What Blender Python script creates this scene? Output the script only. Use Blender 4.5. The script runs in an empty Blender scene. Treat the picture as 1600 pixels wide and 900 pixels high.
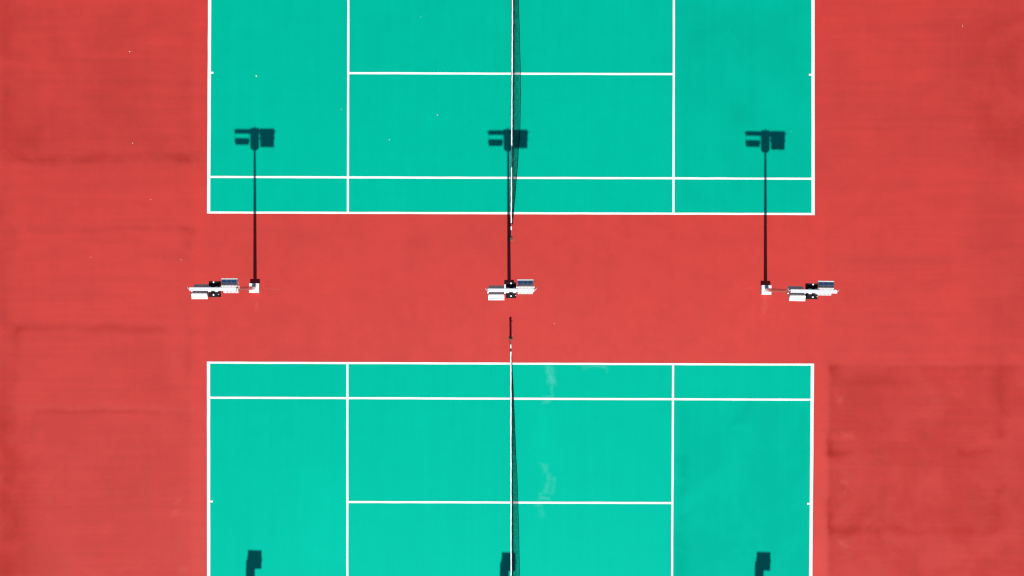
import bpy, bmesh, math, random
from mathutils import Vector, Matrix

# ------------------------------------------------------------------ scene, camera, light
scene = bpy.context.scene
COL = scene.collection
R = math.radians
scene.cycles.use_denoising = False
scene.cycles.max_bounces = 8
scene.cycles.diffuse_bounces = 4
scene.cycles.caustics_reflective = False
scene.cycles.caustics_refractive = False
scene.cycles.pixel_filter_type = 'BLACKMAN_HARRIS'
scene.cycles.filter_width = 1.3

cam_data = bpy.data.cameras.new("drone_camera")
cam = bpy.data.objects.new("drone_camera", cam_data)
COL.objects.link(cam)
scene.camera = cam
cam_data.sensor_width = 36.0
cam_data.lens = 36.0 * 2205.0 / 1600.0          # about 50 mm, hovering some 55 m above the courts
cam_data.clip_start = 0.5
cam_data.clip_end = 3000.0
cam.location = (-0.66716, 0.23700, 55.2410)
cam.rotation_euler = (-0.00440709, -0.00779593, 0.00288569)

SUN_EL = 53.6                                     # sun due -Y, shadows run to +Y
sun_data = bpy.data.lights.new("sun", 'SUN')
sun_data.energy = 4.6
sun_data.angle = R(0.53)
sun_data.color = (1.0, 0.955, 0.89)
sun = bpy.data.objects.new("sun", sun_data)
COL.objects.link(sun)
sun.rotation_euler = (R(90.0 - SUN_EL), 0.0, 0.0125)
sun.location = (0, -40, 60)

world = bpy.data.worlds.new("World")
scene.world = world
world.use_nodes = True
wn, wl = world.node_tree.nodes, world.node_tree.links
wn.clear()
sky = wn.new("ShaderNodeTexSky")
sky.sky_type = 'NISHITA'
sky.sun_disc = False
sky.sun_elevation = R(SUN_EL)
sky.sun_rotation = R(180.0)
sky.altitude = 50.0
sky.air_density = 1.0
sky.dust_density = 0.4
sky.ozone_density = 1.5
bg = wn.new("ShaderNodeBackground")
bg.inputs["Strength"].default_value = 0.06
wo = wn.new("ShaderNodeOutputWorld")
wl.new(sky.outputs[0], bg.inputs[0])
wl.new(bg.outputs[0], wo.inputs[0])

vs = scene.view_settings
vs.view_transform = 'Standard'
vs.look = 'None'
vs.exposure = 0.25
vs.gamma = 1.0
vs.use_curve_mapping = False

# ------------------------------------------------------------------ helpers
def tag(o, label=None, cat=None, group=None, kind=None):
    if label: o["label"] = label
    if cat: o["category"] = cat
    if group: o["group"] = group
    if kind: o["kind"] = kind
    return o

def empty(name, loc, rz=0.0):
    o = bpy.data.objects.new(name, None)
    COL.objects.link(o)
    o.empty_display_size = 0.3
    o.location = loc
    o.rotation_euler = (0, 0, rz)
    return o

def link_mesh(name, me, mat, parent=None):
    o = bpy.data.objects.new(name, me)
    COL.objects.link(o)
    if mat: me.materials.append(mat)
    if parent: o.parent = parent
    return o

def obj(name, bm, mat, parent=None, smooth=False):
    me = bpy.data.meshes.new(name)
    bmesh.ops.recalc_face_normals(bm, faces=bm.faces)
    bm.to_mesh(me)
    bm.free()
    if smooth:
        for p in me.polygons: p.use_smooth = True
        try: me.set_sharp_from_angle(angle=R(40))
        except Exception: pass
    return link_mesh(name, me, mat, parent)

def children(o):
    return [c for c in bpy.data.objects if c.parent == o]

def copy_tree(o, parent=None):
    c = o.copy()
    COL.objects.link(c)
    c.parent = parent
    for ch in children(o): copy_tree(ch, c)
    return c

def box(bm, c, s, m=None, bevel=0.0):
    """axis aligned box with centre c and size s, then moved by matrix m"""
    t = bmesh.new()
    bmesh.ops.create_cube(t, size=1.0)
    for v in t.verts: v.co = Vector((v.co.x * s[0] + c[0], v.co.y * s[1] + c[1], v.co.z * s[2] + c[2]))
    if bevel: bmesh.ops.bevel(t, geom=t.edges[:], offset=bevel, segments=2, affect='EDGES', profile=0.6)
    if m is not None: bmesh.ops.transform(t, matrix=m, verts=t.verts[:])
    vm = {v: bm.verts.new(v.co) for v in t.verts}
    for f in t.faces: bm.faces.new([vm[v] for v in f.verts])
    t.free()

def tube(bm, pts, rad, n=8, caps=True):
    """tube through pts; rad a number or one per point"""
    pts = [Vector(p) for p in pts]
    if not isinstance(rad, (list, tuple)): rad = [rad] * len(pts)
    rings = []
    for i, p in enumerate(pts):
        d = (pts[min(i + 1, len(pts) - 1)] - pts[max(i - 1, 0)]).normalized()
        a = Vector((1, 0, 0)) if abs(d.x) < 0.9 else Vector((0, 1, 0))
        u = d.cross(a).normalized(); w = d.cross(u).normalized()
        rings.append([bm.verts.new(p + (u * math.cos(2 * math.pi * k / n) + w * math.sin(2 * math.pi * k / n)) * rad[i]) for k in range(n)])
    for a, b in zip(rings[:-1], rings[1:]):
        for k in range(n): bm.faces.new((a[k], a[(k + 1) % n], b[(k + 1) % n], b[k]))
    if caps:
        bm.faces.new(rings[0]); bm.faces.new(rings[-1])

def G(px, py):
    """survey note: place on the ground in metres for a point measured on the photograph"""
    dx, dy = (px - 809.4) / 39.92, (449.8 - py) / 39.92
    return (dx - 0.0029 * dy, dy + 0.0029 * (dx + 0.3) - 0.02)

# ------------------------------------------------------------------ materials
class NT:
    def __init__(s, name):
        s.m = bpy.data.materials.new(name)
        s.m.use_nodes = True
        s.n, s.l = s.m.node_tree.nodes, s.m.node_tree.links
        s.b = s.n["Principled BSDF"]
    def new(s, t, **k):
        x = s.n.new(t)
        for a, v in k.items(): setattr(x, a, v)
        return x
    def put(s, sock, v):
        if hasattr(v, "is_output") or hasattr(v, "links"): s.l.new(v, sock)
        else: sock.default_value = v
    def math(s, op, a, b=None, c=None, clamp=False):
        x = s.new("ShaderNodeMath", operation=op, use_clamp=clamp)
        s.put(x.inputs[0], a)
        if b is not None: s.put(x.inputs[1], b)
        if c is not None: s.put(x.inputs[2], c)
        return x.outputs[0]
    def pos(s):
        g = s.new("ShaderNodeNewGeometry")
        return g.outputs["Position"]
    def scaled(s, vec, sc):
        m = s.new("ShaderNodeMapping")
        s.l.new(vec, m.inputs["Vector"])
        m.inputs["Scale"].default_value = sc
        return m.outputs[0]
    def noise(s, vec, scale, detail=3, rough=0.5, dist=0.0):
        x = s.new("ShaderNodeTexNoise")
        s.l.new(vec, x.inputs["Vector"])
        x.inputs["Scale"].default_value = scale
        x.inputs["Detail"].default_value = detail
        x.inputs["Roughness"].default_value = rough
        x.inputs["Distortion"].default_value = dist
        return x.outputs["Fac"], x.outputs["Color"]
    def ramp(s, v, a, b, lo=0.0, hi=1.0):
        x = s.new("ShaderNodeMapRange", interpolation_type='SMOOTHSTEP')
        s.put(x.inputs["Value"], v)
        x.inputs["From Min"].default_value = a; x.inputs["From Max"].default_value = b
        x.inputs["To Min"].default_value = lo; x.inputs["To Max"].default_value = hi
        return x.outputs["Result"]

def simple(name, col, rough, metal=0.0, spec=0.5, var=0.0, scale=6.0, bump=0.0):
    t = NT(name)
    t.b.inputs["Roughness"].default_value = rough
    t.b.inputs["Metallic"].default_value = metal
    t.b.inputs["Specular IOR Level"].default_value = spec
    t.b.inputs["Base Color"].default_value = (*col, 1)
    if var or bump:
        tc = t.new("ShaderNodeTexCoord")
        f, _ = t.noise(tc.outputs["Object"], scale, 4, 0.6)
        if var:
            v = t.new("ShaderNodeVectorMath", operation='SCALE')
            v.inputs[0].default_value = col
            t.l.new(t.math('MULTIPLY_ADD', t.math('SUBTRACT', f, 0.5), var * 2, 1.0), v.inputs["Scale"])
            t.l.new(v.outputs[0], t.b.inputs["Base Color"])
            t.l.new(t.math('MULTIPLY_ADD', t.math('SUBTRACT', f, 0.5), 0.3, rough), t.b.inputs["Roughness"])
        if bump:
            bp = t.new("ShaderNodeBump")
            bp.inputs["Strength"].default_value = bump
            bp.inputs["Distance"].default_value = 0.01
            t.l.new(f, bp.inputs["Height"])
            t.l.new(bp.outputs[0], t.b.inputs["Normal"])
    return t.m

def court_paint(name, col, stains_falloff, mottle, along_x, along_y, spec, tint=(1, 1, 1), pale=None, pale_marks=()):
    """acrylic court paint: base colour times wear, painted lens falloff, roller streaks and puddle rings of their own shape.
    stains_falloff: (x0, y0, x1, y1, soft, amount) in metres; pale_marks the same, mixed towards `pale`"""
    t = NT(name)
    p = t.pos()
    _, nc = t.noise(p, 0.9, 4, 0.55)
    off = t.new("ShaderNodeVectorMath", operation='MULTIPLY_ADD')
    t.l.new(nc, off.inputs[0]); off.inputs[1].default_value = (0.8, 0.40, 0); off.inputs[2].default_value = (-0.40, -0.20, 0)
    add = t.new("ShaderNodeVectorMath", operation='ADD')
    t.l.new(p, add.inputs[0]); t.l.new(off.outputs[0], add.inputs[1])
    sp = t.new("ShaderNodeSeparateXYZ"); t.l.new(add.outputs[0], sp.inputs[0])
    sr = t.new("ShaderNodeSeparateXYZ"); t.l.new(p, sr.inputs[0])
    def mask(st, wob):
        x0, y0, x1, y1, soft = st[:5]
        X, Y = (sp.outputs[0], sp.outputs[1]) if wob else (sr.outputs[0], sr.outputs[1])
        cx, cy, hx, hy = (x0 + x1) / 2, (y0 + y1) / 2, abs(x1 - x0) / 2, abs(y1 - y0) / 2
        dx = t.math('SUBTRACT', t.math('ABSOLUTE', t.math('SUBTRACT', X, cx)), hx)
        dy = t.math('SUBTRACT', t.math('ABSOLUTE', t.math('SUBTRACT', Y, cy)), hy)
        return t.ramp(t.math('MAXIMUM', dx, dy), -soft, soft, 1.0, 0.0)
    tot = 1.0
    big, _ = t.noise(p, 0.16, 5, 0.6)
    tot = t.math('MULTIPLY_ADD', t.math('SUBTRACT', big, 0.5), mottle, tot)
    mid, _ = t.noise(p, 1.3, 5, 0.65, 0.4)
    tot = t.math('MULTIPLY_ADD', t.math('SUBTRACT', mid, 0.5), mottle * 0.75, tot)
    fine, _ = t.noise(p, 22.0, 4, 0.7)
    tot = t.math('MULTIPLY_ADD', t.math('SUBTRACT', fine, 0.5), 0.09, tot)
    sx, _ = t.noise(t.scaled(p, (0.16, 3.2, 1)), 1.0, 6, 0.68, 0.25)
    sy, _ = t.noise(t.scaled(p, (3.0, 0.13, 1)), 1.0, 6, 0.66, 0.2)
    side = t.ramp(t.math('ABSOLUTE', sr.outputs[0]), 11.6, 12.4)
    a = t.math('MULTIPLY_ADD', side, along_x[1] - along_x[0], along_x[0])
    tot = t.math('ADD', tot, t.math('MULTIPLY', t.math('SUBTRACT', sx, 0.5), a))
    tot = t.math('MULTIPLY_ADD', t.math('SUBTRACT', sy, 0.5), along_y, tot)
    patch, _ = t.noise(p, 0.55, 4, 0.6, 0.5)
    gate = t.ramp(patch, 0.30, 0.62, 1.15, 2.3)
    acc = 0.0
    for st in stains_falloff:
        acc = t.math('MULTIPLY_ADD', mask(st, st[6] if len(st) > 6 else True), st[5], acc)
    wear_falloff = t.math('MULTIPLY', acc, gate)          # dirt, recoated bays and painted side falloff are duller as well as darker
    tot = t.math('ADD', tot, wear_falloff)
    v = t.new("ShaderNodeVectorMath", operation='SCALE')
    v.inputs[0].default_value = col
    t.l.new(tot, v.inputs["Scale"])
    out = v.outputs[0]
    if pale_marks:
        dry, _ = t.noise(p, 5.0, 5, 0.7, 1.2)
        gate2 = t.ramp(dry, 0.36, 0.58, 0.25, 0.95)
        acc = 0.0
        for st in pale_marks:
            acc = t.math('MAXIMUM', acc, t.math('MULTIPLY', mask(st, True), st[5]))
        mx = t.new("ShaderNodeMix", data_type='RGBA')
        t.l.new(t.math('MULTIPLY', acc, gate2), mx.inputs[0])
        t.l.new(out, mx.inputs[6]); mx.inputs[7].default_value = (*pale, 1)
        out = mx.outputs[2]
    t.l.new(out, t.b.inputs["Base Color"])
    t.b.inputs["Specular IOR Level"].default_value = spec
    t.b.inputs["Specular Tint"].default_value = (*tint, 1)
    t.l.new(t.math('MULTIPLY_ADD', t.math('MINIMUM', wear_falloff, 0.0), -1.6, t.math('MULTIPLY_ADD', mid, 0.10, 0.45)), t.b.inputs["Roughness"])
    bp = t.new("ShaderNodeBump")
    bp.inputs["Strength"].default_value = 0.12; bp.inputs["Distance"].default_value = 0.004
    grit, _ = t.noise(p, 160.0, 2, 0.6)
    t.l.new(grit, bp.inputs["Height"]); t.l.new(bp.outputs[0], t.b.inputs["Normal"])
    return t.m

def S(x0, y0, x1, y1, soft, amt, *k):
    a, b = G(x0, y0), G(x1, y1)
    return (a[0], a[1], b[0], b[1], soft, amt, *k)

RED_STAINS_FALLOFF = [
    # left run-off: squeegee marks and dried puddle rims
    S(12, 240, 315, 258, 0.23, -0.060), S(22, 238, 190, 257, 0.29, -0.034),
    S(280, 240, 306, 258, 0.29, -0.043),
    S(45, 353, 300, 360, 0.26, -0.060), S(288, 356, 303, 388, 0.26, -0.068), S(20, 356, 30, 385, 0.29, -0.043),
    S(215, 394, 290, 402, 0.23, -0.051), S(100, 374, 220, 379, 0.23, -0.034),
    S(26, 508, 255, 517, 0.23, -0.072), S(22, 510, 36, 600, 0.36, -0.060), S(296, 515, 306, 580, 0.29, -0.043),
    S(190, 520, 260, 620, 0.72, -0.025),
     S(60, 640, 250, 645, 0.14, -0.043),
    S(0, 0, 14, 900, 0.51, -0.060), S(0, 660, 45, 900, 0.87, -0.051),
    S(30, 205, 60, 235, 0.51, -0.043),
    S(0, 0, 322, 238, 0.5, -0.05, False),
      
    S(303, 0, 321, 900, 0.2, 0.04, False),
    # right run-off: the darker recoated bay and its rims
    S(1296, 569.5, 1640, 960, 0.13, -0.068, False),
    S(1297, 572, 1312, 600, 0.29, -0.060), S(1320, 594, 1420, 600, 0.29, -0.034),
    S(1290, 676, 1299, 712, 0.26, -0.085), S(1296, 706, 1322, 714, 0.23, -0.068),
    S(1289, 780, 1300, 826, 0.26, -0.076), S(1298, 824, 1410, 836, 0.23, -0.076), S(1410, 828, 1560, 836, 0.23, -0.043),
    S(1558, 764, 1571, 830, 0.29, -0.076), S(1562, 560, 1570, 690, 0.36, -0.043), S(1500, 704, 1565, 710, 0.23, -0.068),
      
      
    S(1272, 340, 1290, 900, 0.2, 0.03, False),
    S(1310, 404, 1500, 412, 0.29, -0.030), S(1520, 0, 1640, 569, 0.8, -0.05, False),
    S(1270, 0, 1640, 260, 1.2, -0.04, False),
    # between the courts
    S(322, 334, 800, 400, 0.9, -0.03, False),  
     
    S(640, 380, 655, 425, 0.72, -0.034), S(560, 418, 580, 432, 0.58, -0.025), S(880, 470, 905, 492, 0.58, -0.034),
    S(-40, -40, 322, 940, 0.5, -0.024, False), S(-40, 610, 322, 960, 2.0, -0.022, False), S(1290, -40, 1640, 940, 0.5, -0.012, False),  # side run-offs darkened in the paint, standing in for lens falloff
]
RED_PALE = [
    S(30, 634, 300, 639, 0.16, 0.16),
    S(272, 778, 278, 786, 0.13, 0.32),
    S(271, 797, 278, 804, 0.13, 0.32),
    S(280, 884, 290, 893, 0.16, 0.29),
    S(1310, 620, 1319, 630, 0.14, 0.35),
    S(1320, 675, 1333, 684, 0.17, 0.35),
    S(1316, 752, 1327, 757, 0.13, 0.32),
    S(1318, 766, 1324, 772, 0.13, 0.26),
    S(1311, 847, 1321, 856, 0.16, 0.38),
    S(1320, 866, 1330, 870, 0.13, 0.32),
    S(398, 470, 401, 485, 0.10, 0.42),  # streaks by the left mast: sun glints off its pole, painted on
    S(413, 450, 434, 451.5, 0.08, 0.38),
    S(1195, 464, 1197.5, 490, 0.10, 0.42),  # right mast likewise: light thrown by the pole, put into the colour
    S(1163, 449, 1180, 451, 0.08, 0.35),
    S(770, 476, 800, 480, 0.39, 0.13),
]
GREEN_STAINS = [
    S(1058, 712, 1072, 745, 0.3, -0.035), S(1054, 760, 1066, 900, 0.4, -0.05), S(1150, 640, 1165, 660, 0.3, -0.05),
    S(1056, 624, 1268, 960, 0.3, -0.045, False), S(340, 220, 360, 245, 0.4, -0.04), S(1056, 0, 1268, 330, 0.6, -0.04, False),
    S(1150, 165, 1165, 190, 0.4, -0.04), S(836, 640, 870, 720, 0.5, 0.03), S(480, 740, 540, 860, 1.0, 0.03),
    S(340, 0, 1268, 110, 2.0, -0.02, False),
]
PALE_MARKS = [
    S(855, 571, 866, 596, 0.135, 0.36), S(858, 590, 868, 600, 0.105, 0.34), S(857.5, 600, 860, 619, 0.075, 0.27), S(849, 617, 859, 627, 0.090, 0.26),
    S(912, 571, 917, 577, 0.075, 0.19), S(920, 570, 952, 574, 0.068, 0.24), S(950, 574, 953.5, 581, 0.075, 0.20),
    S(846, 727, 853, 740, 0.135, 0.26), S(852, 742, 858, 772, 0.105, 0.22), S(861, 746, 866, 772, 0.090, 0.22),
    S(845, 772, 850, 781, 0.090, 0.26), S(848, 777, 862, 781, 0.075, 0.26), S(838, 785, 850, 791, 0.090, 0.22), S(846, 796, 851, 806, 0.120, 0.15),
]

M = {}
M["red_paint"] = court_paint("red_court_paint", (0.447, 0.0290, 0.0222), RED_STAINS_FALLOFF, 0.27, (0.06, 0.25), 0.10, 0.35, (1.0, 0.85, 0.85),
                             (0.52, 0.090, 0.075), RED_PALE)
M["green_paint"] = court_paint("green_court_paint", (0.0002, 0.343, 0.230), GREEN_STAINS, 0.10, (0.05, 0.05), 0.13, 0.62, (0.01, 1.0, 0.88),
                               (0.14, 0.50, 0.42), PALE_MARKS)
M["line_paint"] = simple("white_line_paint", (0.80, 0.80, 0.79), 0.6, var=0.05, scale=3.0)
M["concrete"] = simple("whitewashed_concrete", (0.74, 0.74, 0.73), 0.8, spec=0.3, var=0.12, scale=9.0, bump=0.3)
M["galvanised"] = simple("galvanised_steel", (0.60, 0.60, 0.61), 0.33, 1.0, var=0.10, scale=7.0)
M["beam_paint"] = simple("white_painted_steel", (0.60, 0.62, 0.64), 0.5, spec=0.3, var=0.06, scale=5.0)
M["aluminium"] = simple("cast_aluminium", (0.80, 0.80, 0.81), 0.30, 0.85, var=0.06, scale=8.0)
M["pale_housing"] = simple("pale_powder_coat", (0.62, 0.62, 0.64), 0.45, spec=0.5, var=0.06, scale=8.0)
M["dark_glass"] = simple("dark_lens_glass", (0.03, 0.035, 0.045), 0.08, spec=0.7)
M["painted_sky"] = simple("painted_sky_blue", (0.075, 0.25, 0.55), 0.35, spec=0.5, var=0.2, scale=20.0)  # blue of the reflected sky put into the base colour
M["black_box"] = simple("black_plastic", (0.010, 0.010, 0.013), 0.7, spec=0.10, var=0.2, scale=12.0)
M["zinc"] = simple("bright_zinc_bolt", (0.85, 0.85, 0.85), 0.5, 0.0)
M["net_cord"] = simple("black_net_cord", (0.004, 0.006, 0.006), 0.9, spec=0.03)
M["tape"] = simple("white_net_tape", (0.86, 0.87, 0.87), 0.75, spec=0.2, var=0.06, scale=4.0)
M["post_paint"] = simple("dark_olive_paint", (0.035, 0.038, 0.022), 0.45, var=0.25, scale=20.0)
M["cable"] = simple("steel_cable", (0.42, 0.40, 0.40), 0.45, 0.6)
M["scrap"] = simple("pale_scrap", (0.62, 0.60, 0.55), 0.8, spec=0.2, var=0.1, scale=30.0)
g = NT("dry_ground")
f1, _ = g.noise(g.pos(), 0.05, 6, 0.6)
f2, _ = g.noise(g.pos(), 1.5, 5, 0.7)
mx = g.new("ShaderNodeMix", data_type='RGBA')
g.l.new(g.math('MULTIPLY_ADD', f2, 0.5, g.math('MULTIPLY', f1, 0.5)), mx.inputs[0])
mx.inputs[6].default_value = (0.045, 0.055, 0.025, 1); mx.inputs[7].default_value = (0.13, 0.115, 0.08, 1)
g.l.new(mx.outputs[2], g.b.inputs["Base Color"])
g.b.inputs["Roughness"].default_value = 0.95
M["ground"] = g.m

# ------------------------------------------------------------------ ground and courts
def quad_sheet(name, corners, z, mat, parent=None):
    bm = bmesh.new()
    bm.faces.new([bm.verts.new((x, y, z)) for x, y in corners])
    return obj(name, bm, mat, parent)

tag(quad_sheet("ground", [(-900, -900), (900, -900), (900, 900), (-900, 900)], -0.12, M["ground"]), kind="structure")
bm = bmesh.new()
box(bm, (0, 0, -0.10), (45.0, 62.0, 0.20))
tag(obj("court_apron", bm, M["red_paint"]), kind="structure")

def strip(name, a, b, w, z, parent):
    """painted line from a to b, width w"""
    a, b = Vector((*a, 0)), Vector((*b, 0))
    d = (b - a).normalized(); n = Vector((-d.y, d.x, 0)) * (w / 2)
    bm = bmesh.new()
    ln = (b - a).length
    k = max(1, int(ln / 0.6))
    rnd = random.Random(round(a.x * 31 + a.y * 17))
    prev = None
    for i in range(k + 1):
        p = a + (b - a) * (i / k)
        e1, e2 = rnd.uniform(-.0035, .0035), rnd.uniform(-.0035, .0035)
        if i in (0, k): e1 = e2 = 0
        pair = (bm.verts.new((p + n + d.cross(Vector((0, 0, 1))) * e1).to_tuple()[:2] + (z,)), bm.verts.new((p - n + d.cross(Vector((0, 0, 1))) * e2).to_tuple()[:2] + (z,)))
        if prev: bm.faces.new((prev[0], prev[1], pair[1], pair[0]))
        prev = pair
    return obj(name, bm, M["line_paint"], parent)

WB, WL = 0.124, 0.080
def court(s, xs, ys):
    """s = +1 upper, -1 lower court. xs: x of left baseline, left service, right service, right baseline at the near and
    far side; ys: y of near doubles sideline (left, right), near singles, centre, and far ones mirrored"""
    cy = ys["c"][0]
    (bl0, sl0, sr0, br0), (bl1, sl1, sr1, br1) = xs      # near side (towards the masts), far side
    yl, yr = ys["d"]
    far = cy + (cy - (yl + yr) / 2)
    tilt = yr - yl
    tz = 0.004
    surf = quad_sheet("court_surface", [(bl0, yl), (br0, yr), (br1, far + tilt / 2), (bl1, far - tilt / 2)], tz, M["green_paint"])
    tag(surf, kind="structure")
    zl, zc = 0.008, 0.0105
    e = s * WL / 2
    h = WB / 2
    strip("baseline", (bl0, yl - e), (bl1, far - tilt / 2 + e), WB, zl, surf)
    strip("baseline", (br0, yr - e), (br1, far + tilt / 2 + e), WB, zl, surf)
    strip("doubles_sideline", (bl0 - h, yl), (br0 + h, yr), WL, zc, surf)
    strip("doubles_sideline", (bl1 - h, far - tilt / 2), (br1 + h, far + tilt / 2), WL, zc, surf)
    a, b = ys["s"]
    strip("singles_sideline", (bl0 + h, a), (br0 - h, b), WL, zc, surf)
    a2, b2 = 2 * cy - b, 2 * cy - a
    strip("singles_sideline", (bl1 + h, a2), (br1 - h, b2), WL, zc, surf)
    strip("service_line", (sl0, yl + e), (sl1, far - e), WL, zl, surf)
    strip("service_line", (sr0, yr + e), (sr1, far - e), WL, zl, surf)
    ca, cb = ys["c"][1], ys["c"][2]
    xm0, xm1 = (sl0 + sl1) / 2, (sr0 + sr1) / 2
    strip("center_service_line", (xm0 + WL / 2, ca), (xm1 - WL / 2, cb), WL, zc, surf)
    xb0, xb1 = (bl0 + bl1) / 2, (br0 + br1) / 2
    strip("center_mark", (xb0 + h, ys["m"][0]), (xb0 + h + 0.10, ys["m"][0]), WL * 0.9, zc, surf)
    strip("center_mark", (xb1 - h, ys["m"][1]), (xb1 - h - 0.10, ys["m"][1]), WL * 0.9, zc, surf)
    return surf

def gx(px, py): return G(px, py)[0]
def gy(px, py): return G(px, py)[1]
# measured lines of the two courts (near side first)
upper = court(+1,
    ((gx(326.8, 331), gx(543.8, 331), gx(1052.5, 331), gx(1271.2, 331)), (gx(329.4, -110), gx(545.2, -110), gx(1053.0, -110), gx(1270.6, -110))),
    {"c": (gy(800, 114.4), gy(545, 114.0), gy(1052, 115.0)), "s": (gy(330, 276.0), gy(1270, 278.3)), "d": (gy(327, 331.4), gy(1271, 333.5)), "m": (gy(331, 113.6), gy(1268, 115.6))})
lower = court(-1,
    ((gx(326.4, 567), gx(543.0, 567), gx(1052.1, 567), gx(1270.4, 567)), (gx(326.4, 1000), gx(542.6, 1000), gx(1050.0, 1000), gx(1267.2, 1000))),
    {"c": (gy(798, 784.6), gy(543, 783.5), gy(1051, 785.7)), "s": (gy(330, 620.3), gy(1270, 624.1)), "d": (gy(326, 565.5), gy(1270, 569.2)), "m": (gy(331, 782.4), gy(1265, 787.2))})

# ------------------------------------------------------------------ nets
def interp(tab, y):
    if y <= tab[0][0]: return tab[0][1]
    for (a, va), (b, vb) in zip(tab[:-1], tab[1:]):
        if y <= b:
            k = (y - a) / (b - a); k2 = k * k * (3 - 2 * k)
            return va + (vb - va) * (0.5 * k + 0.5 * k2)
    return tab[-1][1]

def net_post(x, y, toward, label):
    """round post with winch; toward = +1 if the net leaves it to +Y"""
    root = empty("net_post", (x, y, 0.0))
    tag(root, label, "net post", "posts carrying the two tennis nets")
    bm = bmesh.new()
    tube(bm, [(0, 0, 0), (0, 0, 1.055)], 0.042, 16)
    obj("shaft", bm, M["post_paint"], root, True)
    bm = bmesh.new()
    tube(bm, [(0, 0, 1.055), (0, 0, 1.07), (0, 0, 1.082)], [0.050, 0.050, 0.030], 16)
    obj("cap", bm, M["post_paint"], root, True)
    bm = bmesh.new()
    tube(bm, [(0, 0, 0.0), (0, 0, 0.018), (0, 0, 0.022)], [0.085, 0.085, 0.06], 20)
    obj("ground_sleeve", bm, M["post_paint"], root, True)
    bm = bmesh.new()
    box(bm, (0, -toward * 0.058, 0.78), (0.075, 0.04, 0.13), bevel=0.006)
    w = obj("winch", bm, M["post_paint"], root)
    bm = bmesh.new()
    tube(bm, [(0, -toward * 0.075, 0.80), (0, -toward * 0.105, 0.80)], 0.009)
    tube(bm, [(0, -toward * 0.100, 0.80), (0.06, -toward * 0.100, 0.76)], 0.008)
    tube(bm, [(0.06, -toward * 0.095, 0.76), (0.06, -toward * 0.14, 0.76)], 0.012)
    obj("crank_handle", bm, M["cable"], w)
    return root

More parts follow.
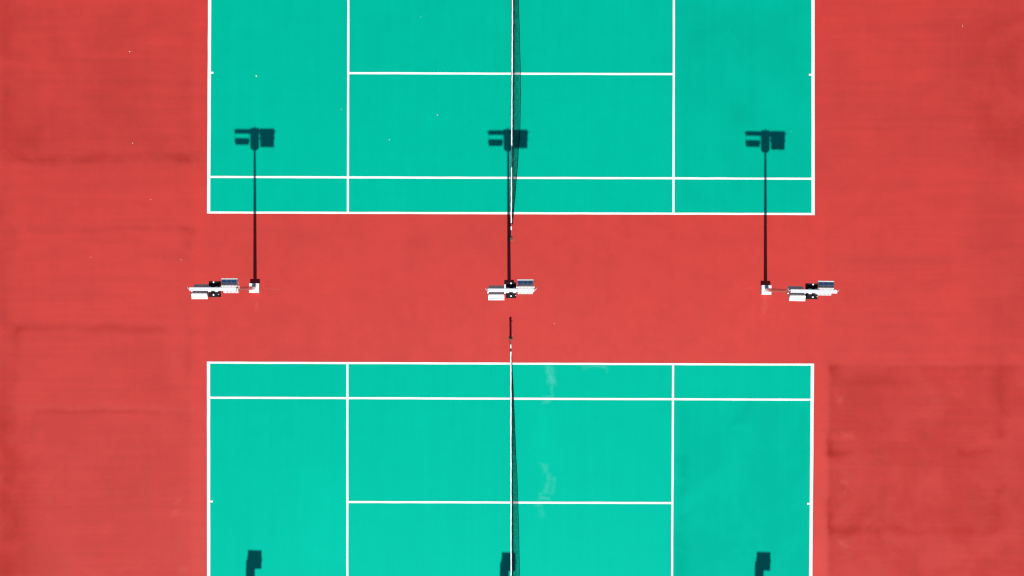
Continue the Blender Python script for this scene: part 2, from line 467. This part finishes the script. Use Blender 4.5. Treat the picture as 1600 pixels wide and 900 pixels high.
def tennis_net(y0, y1, xt0, xt1, bulge, yc, label, tape_w, gaps):
    """net between posts at y0 < y1; top line from (xt0,y0) to (xt1,y1); bulge: table y -> sideways belly of the foot"""
    root = empty("tennis_net", ((xt0 + xt1) / 2, (y0 + y1) / 2, 0.0))
    tag(root, label, "tennis net", "nets across the two green courts")
    ox, oy = (xt0 + xt1) / 2, (y0 + y1) / 2
    half = (y1 - y0) / 2
    top = lambda y: 1.06 - 0.146 * (1 - min(1, abs(y - yc) / half)) ** 1.15
    xt = lambda y: xt0 + (xt1 - xt0) * (y - y0) / (y1 - y0)
    def P(y, t, push=0.0):
        b = interp(bulge, y)
        z = top(y) - 0.02 - t * (top(y) - 0.05)
        return (xt(y) + b * (t ** 1.3) + push - ox, y - oy, z)
    na, nb = y0 + gaps[0], y1 - gaps[1]
    rnd = random.Random(7)
    verts, faces = [], []
    def cord(pts, r):
        n0 = len(verts)
        pts = [Vector(p) for p in pts]
        for i, p in enumerate(pts):
            d = (pts[min(i + 1, len(pts) - 1)] - pts[max(i - 1, 0)]).normalized()
            a = Vector((1, 0, 0)); 
            if abs(d.x) > 0.9: a = Vector((0, 1, 0))
            u = d.cross(a).normalized(); w = d.cross(u)
            for k in range(3):
                q = p + (u * math.cos(2.094 * k) + w * math.sin(2.094 * k)) * r
                verts.append(q.to_tuple())
        for i in range(len(pts) - 1):
            for k in range(3):
                a, b = n0 + i * 3 + k, n0 + i * 3 + (k + 1) % 3
                faces.append((a, b, b + 3, a + 3))
    nv = int((nb - na) / 0.045)
    for i in range(nv + 1):
        y = na + (nb - na) * i / nv
        j = rnd.uniform(-0.004, 0.004)
        cord([P(y + j * math.sin(5 * k), k / 9) for k in range(10)], 0.0024)
    rows = 22
    for rr in range(rows + 1):
        t = rr / rows
        ph = rnd.uniform(0, 6)
        cord([P(na + (nb - na) * i / 90, t, 0.004 * math.sin(i * 1.7 + ph)) for i in range(91)], 0.0024)
    # the upper rows are doubled
    for rr in range(8):
        t = (rr + 0.5) / rows
        cord([P(na + (nb - na) * i / 90, t, 0.012) for i in range(91)], 0.0024)
    for i in range(nv):
        y = na + (nb - na) * (i + 0.5) / nv
        cord([P(y, k * 0.07, 0.012) for k in range(6)], 0.0024)
    me = bpy.data.meshes.new("netting")
    me.from_pydata(verts, [], faces)
    tag(link_mesh("netting", me, M["net_cord"], root), kind="stuff")
    # foot cord
    bm = bmesh.new()
    tube(bm, [P(na + (nb - na) * i / 90, 1.0) for i in range(91)], 0.012, 6)
    obj("foot_cord", bm, M["net_cord"], root, True)
    # headband: folded tape over the cable, slightly wavy
    def band(a, b):
        k = max(3, int((b - a) / 0.12))
        bm = bmesh.new(); prev = None
        for i in range(k + 1):
            y = a + (b - a) * i / k
            w = tape_w / 2 * (1 + rnd.uniform(-0.16, 0.16))
            s = rnd.uniform(-0.004, 0.004)
            z = top(y)
            x = xt(y) - ox + s
            ring = [bm.verts.new((x + dx, y - oy, z + dz)) for dx, dz in ((-w, -0.062), (-w * 0.98, -0.004), (-w * 0.85, 0.004), (w * 0.85, 0.004), (w * 0.98, -0.004), (w, -0.062))]
            if prev:
                for q in range(5): bm.faces.new((prev[q], prev[q + 1], ring[q + 1], ring[q]))
            prev = ring
        return bm
    obj("headband", band(na + 0.02, nb - 0.02), M["tape"], root)
    # loose tape ends, cable and straps between the band and the posts
    bm = band(na - 0.25, na - 0.11)
    bm2 = band(nb + 0.11, nb + 0.25)
    obj("band_end", bm, M["tape"], root)
    obj("band_end", bm2, M["tape"], root)
    bm = bmesh.new()
    tube(bm, [(xt(y) - ox, y - oy, top(y) - 0.006) for y in (y0 + 0.03, y0 + 0.3, na)], 0.0075, 8)
    obj("cable", bm, M["cable"], root, True)
    bm = bmesh.new()
    tube(bm, [(xt(y) - ox, y - oy, top(y) - 0.006) for y in (nb, y1 - 0.3, y1 - 0.03)], 0.0075, 8)
    obj("cable", bm, M["cable"], root, True)
    # lacing of net edge to the posts
    bm = bmesh.new()
    for yy, pe in ((na, y0), (nb, y1)):
        for k in range(5):
            z = 0.2 + 0.18 * k
            tube(bm, [(xt(yy) - ox, yy - oy, z), (xt(pe) - ox, pe - oy + (0.04 if pe < yy else -0.04), z + 0.03)], 0.004, 6)
    tag(obj("lacing", bm, M["net_cord"], root), kind="stuff")
    return root

def band_table(rows): return sorted((gy(799, py), w / 39.92) for py, w in rows)
up_bulge = band_table([(373, 0.0), (350, 2.4), (330, 4.0), (300, 6.6), (245, 10.4), (200, 13.2), (150, 13.8), (114, 13.4), (60, 11.6), (0, 9.8), (-70, 6), (-145, 0)])
lo_bulge = band_table([(527, 0.0), (570, 2.4), (620, 4.6), (660, 6.2), (700, 7.6), (745, 9.9), (784, 11.2), (840, 12.6), (890, 13.4), (940, 12.0), (990, 8), (1044, 0)])
YU0, YU1 = gy(797.5, 371.5), gy(800, -144)
YL1, YL0 = gy(797.8, 527.5), gy(798, 1043)
net_post(gx(797.6, 371.5), YU0, +1, "dark net post in the upper court's near end, north of the middle mast")
net_post(gx(800.6, -144), YU1, -1, "dark net post at the far end of the upper net")
net_post(gx(797.8, 527.5), YL1, -1, "dark net post in the lower court's near end, south of the middle mast")
net_post(gx(798.2, 1043), YL0, +1, "dark net post at the far end of the lower net")
tennis_net(YU0, YU1, gx(798.4, 371), gx(801.4, -144), up_bulge, gy(800, 114), "black tennis net with white headband bellying over the upper court", 0.043, (0.53, 0.53))
tennis_net(YL0, YL1, gx(798.5, 1043), gx(797.8, 527), lo_bulge, gy(798, 784), "black tennis net with white headband bellying over the lower court", 0.048, (0.46, 0.46))

# ------------------------------------------------------------------ floodlight masts
TILT = math.atan(1.36)
def floodlight(parent, x, z, side, yoff, beam_z):
    """box floodlight hung under the crossarm. side=+1: upper end leans to +Y (shines to +Y... back to the sun), -1 mirrored"""
    L, T, W = 0.54, 0.18, 0.53
    # local frame: u along the long axis (upwards), n = thickness axis towards the back
    u = Vector((0, side * math.cos(TILT), math.sin(TILT)))
    n = Vector((0, -side * math.sin(TILT), math.cos(TILT)))       # back face normal, looks up
    c = Vector((x, yoff, z))
    m = Matrix((( 1, u.x, n.x, c.x), (0, u.y, n.y, c.y), (0, u.z, n.z, c.z), (0, 0, 0, 1)))
    bm = bmesh.new()
    box(bm, (0, 0, -0.012), (W, L, T - 0.024), m, 0.012)
    h = obj("floodlight", bm, M["aluminium"], parent)
    bm = bmesh.new()
    box(bm, (0, 0.006, -T / 2 - 0.012), (W + 0.012, L + 0.046, 0.03), m, 0.006)
    obj("lens_frame", bm, M["line_paint"], h)
    # fins along the back, too fine to pick apart
    bm = bmesh.new()
    for k in range(11):
        box(bm, (-W / 2 + 0.035 + k * (W - 0.07) / 10, 0, T / 2 - 0.004), (0.036, L - 0.03, 0.026), m)
    tag(obj("cooling_fins", bm, M["pale_housing"], h), kind="stuff")
    # upper end: frame round three cells, sky reflection painted blue on +Y lamps
    for k in range(3):
        bm = bmesh.new()
        box(bm, ((k - 1) * 0.163, L / 2 + 0.0, 0.004), (0.148, 0.012, 0.096), m, 0.004)
        obj("end_vent", bm, M["painted_sky"] if side > 0 else M["pale_housing"], h)
    bm = bmesh.new()
    prof = [(-W / 2, -T / 2 + 0.005), (W / 2, -T / 2 + 0.005), (W / 2, T / 2 - 0.013), (-W / 2, T / 2 - 0.013)]
    fw = 0.022
    inner = [(-W / 2 + fw, -T / 2 + 0.005 + fw), (W / 2 - fw, -T / 2 + 0.005 + fw), (W / 2 - fw, T / 2 - 0.013 - fw), (-W / 2 + fw, T / 2 - 0.013 - fw)]
    ring = []
    for yy in (L / 2 - 0.004, L / 2 + 0.014):
        ring.append([[bm.verts.new(m @ Vector((px, yy, pz))) for px, pz in q] for q in (prof, inner)])
    for k in range(4):
        j = (k + 1) % 4
        bm.faces.new((ring[1][0][k], ring[1][0][j], ring[1][1][j], ring[1][1][k]))
        bm.faces.new((ring[0][0][k], ring[0][0][j], ring[1][0][j], ring[1][0][k]))
        bm.faces.new((ring[0][1][k], ring[1][1][k], ring[1][1][j], ring[0][1][j]))
    obj("end_frame", bm, M["line_paint"], h)
    bm = bmesh.new()
    box(bm, (0, -0.005, -T / 2 - 0.025), (W - 0.07, L - 0.10, 0.014), m)
    obj("lens", bm, M["dark_glass"], h)
    # stirrup from the crossarm to both flanks
    for dx in (-1, 1):
        bm = bmesh.new()
        p = m @ Vector((dx * (W / 2 + 0.012), 0.02, 0))
        box(bm, (p.x, (p.y + 0) / 2, (p.z + beam_z) / 2), (0.016, 0.05, beam_z - p.z), None)
        tube(bm, [(p.x - dx * 0.02, p.y, p.z), (p.x + dx * 0.02, p.y, p.z)], 0.03, 12)
        obj("stirrup", bm, M["galvanised"], h)
    return h

def pedestal(root):
    bm = bmesh.new()
    box(bm, (0, 0, 0.12), (0.385, 0.37, 0.24), None, 0.012)
    obj("pedestal", bm, M["concrete"], root)

def pole_part(root, top):
    bm = bmesh.new()
    tube(bm, [(0, 0, 0.235), (0, 0, 2.5), (0, 0, 5.0), (0, 0, top)], [0.070, 0.062, 0.052, 0.040], 20)
    p = obj("pole", bm, M["galvanised"], root, True)
    bm = bmesh.new()
    box(bm, (0, 0, 0.2475), (0.22, 0.22, 0.018), None, 0.004)
    obj("base_plate", bm, M["concrete"], p)
    for sx in (-1, 1):
        for sy in (-1, 1):
            bm = bmesh.new()
            tube(bm, [(sx * 0.085, sy * 0.085, 0.25), (sx * 0.085, sy * 0.085, 0.29)], 0.013, 6)
            obj("anchor_bolt", bm, M["zinc"], p)
    return p

def gear_box(root, x, y, z0, z1, w, d, name="control_box"):
    """black cabinet, lower corners chamfered"""
    prof = [(-w / 2, z1), (w / 2, z1), (w / 2, z0 + 0.16), (w / 2 - 0.035, z0 + 0.05), (w / 2 - 0.10, z0), (-w / 2 + 0.10, z0), (-w / 2 + 0.035, z0 + 0.05), (-w / 2, z0 + 0.16)]
    bm = bmesh.new()
    a = [bm.verts.new((x + px, y - d / 2, pz)) for px, pz in prof]
    b = [bm.verts.new((x + px, y + d / 2, pz)) for px, pz in prof]
    bm.faces.new(a); bm.faces.new(b)
    for i in range(8): bm.faces.new((a[i], a[(i + 1) % 8], b[(i + 1) % 8], b[i]))
    o = obj(name, bm, M["black_box"], root)
    bm = bmesh.new()
    for s in (-1, 1):
        bm = bmesh.new()
        box(bm, (x, y + s * d * 0.285, z1 + 0.006), (w - 0.03, d * 0.36, 0.012), None, 0.004)
        obj("lid", bm, M["black_box"], o)
    return o

def dome(bm, c, r):
    t = bmesh.new()
    bmesh.ops.create_icosphere(t, subdivisions=2, radius=r)
    vm = {v: bm.verts.new((v.co.x + c[0], v.co.y + c[1], v.co.z * 0.6 + c[2])) for v in t.verts}
    for f in t.faces: bm.faces.new([vm[v] for v in f.verts])
    t.free()

def double_mast():
    root = empty("floodlight_mast", (0, 0, 0))
    pedestal(root)
    pole_part(root, 7.75)
    BZ = 8.30
    bx = gear_box(root, 0, 0, 7.66, 8.13, 0.345, 0.53)
    for s in (-1, 1):
        bm = bmesh.new()
        yb = 0.235 if s > 0 else -0.19
        tube(bm, [(0, yb, 8.135), (0, yb, 8.21)], 0.022, 10)
        dome(bm, (0.0, yb, 8.21), 0.031)
        obj("bolt", bm, M["zinc"], bx, True)
    bm = bmesh.new()
    box(bm, (0.155, -0.175, 8.150), (0.035, 0.02, 0.018), None, 0.003)
    obj("latch", bm, M["beam_paint"], bx)
    bm = bmesh.new()
    box(bm, (0, 0, BZ), (1.555, 0.118, 0.11), None, 0.010)
    box(bm, (0, 0, 8.19), (0.10, 0.10, 0.15))
    arm = obj("crossarm", bm, M["beam_paint"], root)
    for s in (-1, 1):
        for q in (-1, 1):
            bm = bmesh.new()
            box(bm, (s * 0.115, q * 0.075, BZ - 0.01), (0.10, 0.035, 0.03), None, 0.004)
            obj("clamp", bm, M["beam_paint"], arm)
    for s in (-1, 1):
        bm = bmesh.new()
        tube(bm, [(s * 0.78, 0.0, BZ - 0.01), (s * 0.825, 0.02, BZ), (s * 0.845, 0.05, BZ - 0.01), (s * 0.85, 0.085, BZ - 0.05)], 0.011, 8)
        obj("lamp_cable", bm, M["beam_paint"], arm, True)
    floodlight(root, -0.490, 7.88, -1, -0.065, BZ - 0.05)
    floodlight(root, 0.485, 7.80, +1, 0.095, BZ - 0.05)
    return root

def single_mast():
    root = empty("floodlight_mast", (0, 0, 0))
    pedestal(root)
    pole_part(root, 7.45)
    gear_box(root, 0, 0, 7.10, 7.80, 0.34, 0.40)
    bm = bmesh.new()
    box(bm, (0.19, 0.0, 8.24), (0.48, 0.10, 0.09), None, 0.008)
    box(bm, (0.0, 0.0, 8.0), (0.10, 0.10, 0.42))
    obj("crossarm", bm, M["beam_paint"], root)
    floodlight(root, 0.165, 7.95, +1, 0.09, 8.2)
    return root

GRP = "floodlight masts in the strip between the courts"
m0 = double_mast()
spots = [((399.0, 449.2), "floodlight mast near the left baseline, its head leaning left of the white block"),
         ((795.6, 450.7), "floodlight mast seen end-on between the two net posts, hiding its own block"),
         ((1196.6, 452.2), "floodlight mast near the right baseline, its head leaning right of the white block")]
for i, (p, lab) in enumerate(spots):
    o = m0 if i == 0 else copy_tree(m0)
    x, y = G(*p)
    o.location = (x, y, 0.0)
    o.rotation_euler = (0, (0.0060, 0.0015, 0.0060)[i], (0.0, 0.004, -0.016)[i])
    tag(o, lab, "floodlight mast", GRP)
m1 = single_mast()
for i, (px, lab) in enumerate([(392, "single floodlight mast beyond the lower court whose square shadow falls left"),
                               (788.6, "single floodlight mast beyond the lower court whose square shadow meets the net"),
                               (1187.8, "single floodlight mast beyond the lower court whose square shadow falls right")]):
    o = m1 if i == 0 else copy_tree(m1)
    x, y = G(px, (874, 878, 878)[i])
    o.location = (x + 0.055, y - 5.95, 0.0)
    o.rotation_euler = (0, 0, -0.03)
    tag(o, lab, "floodlight mast", "single floodlight masts beyond the lower court")

# ------------------------------------------------------------------ small pale scraps lying about
def scrap(px, py, lx, ly, rz, label, seed):
    rnd = random.Random(seed)
    bm = bmesh.new()
    n = 7
    c = bm.verts.new((0, 0, 0.016))
    rim = []
    for k in range(n):
        a = 2 * math.pi * k / n
        q = rnd.uniform(0.75, 1.1)
        q *= 0.85
        rim.append(bm.verts.new((lx / 2 * q * math.cos(a), ly / 2 * q * math.sin(a), rnd.uniform(0.003, 0.022))))
    for k in range(n): bm.faces.new((c, rim[k], rim[(k + 1) % n]))
    ext = bmesh.ops.extrude_face_region(bm, geom=bm.faces[:])
    for v in [e for e in ext["geom"] if isinstance(e, bmesh.types.BMVert)]: v.co.z -= 0.003
    o = obj("leaf_scrap", bm, M["scrap"])
    x, y = G(px, py)
    o.location = (x, y, 0.006)
    o.rotation_euler = (0, 0, rz)
    tag(o, label, "litter", "pale scraps scattered on the courts")

scrap(401.3, 118.6, 0.10, 0.055, -0.8, "largest pale scrap, on the upper green court's left back box", 1)
scrap(683.5, 179.0, 0.055, 0.05, 0.3, "pale scrap on the upper court's left service box, closer to the net", 2)
scrap(608.5, 217.8, 0.055, 0.045, 1.2, "pale scrap on the upper court's left service box, nearer the singles sideline", 3)
scrap(533.8, 170.3, 0.035, 0.035, 0.0, "tiny pale speck just left of the upper court's left service line", 4)
scrap(204.5, 80.8, 0.06, 0.04, -0.5, "pale scrap on the red run-off, topmost left of the upper court", 5)
scrap(208.8, 223.4, 0.05, 0.045, 0.4, "pale scrap on the red run-off just above the dark squeegee band", 6)
scrap(237.0, 311.0, 0.045, 0.04, 0.9, "pale scrap on red beside the upper court's lower left corner", 7)
scrap(143.6, 401.0, 0.045, 0.035, 0.2, "pale scrap on red, farthest left, level with the masts", 8)
scrap(284.0, 405.0, 0.04, 0.035, 0.7, "pale scrap on red just above the left mast's head", 9)
scrap(866.5, 504.8, 0.05, 0.03, 1.0, "pale scrap on the red strip right of the lower net post", 10)
scrap(1236.0, 205.0, 0.028, 0.02, -0.4, "pale scrap right of the right mast's shadow on green", 11)
scrap(657.5, 26.2, 0.035, 0.035, 0.1, "tiny pale speck highest up in the upper court's left service box", 12)
scrap(1505.0, 39.0, 0.016, 0.14, 0.0, "thin pale streak of litter on red in the upper right", 13)
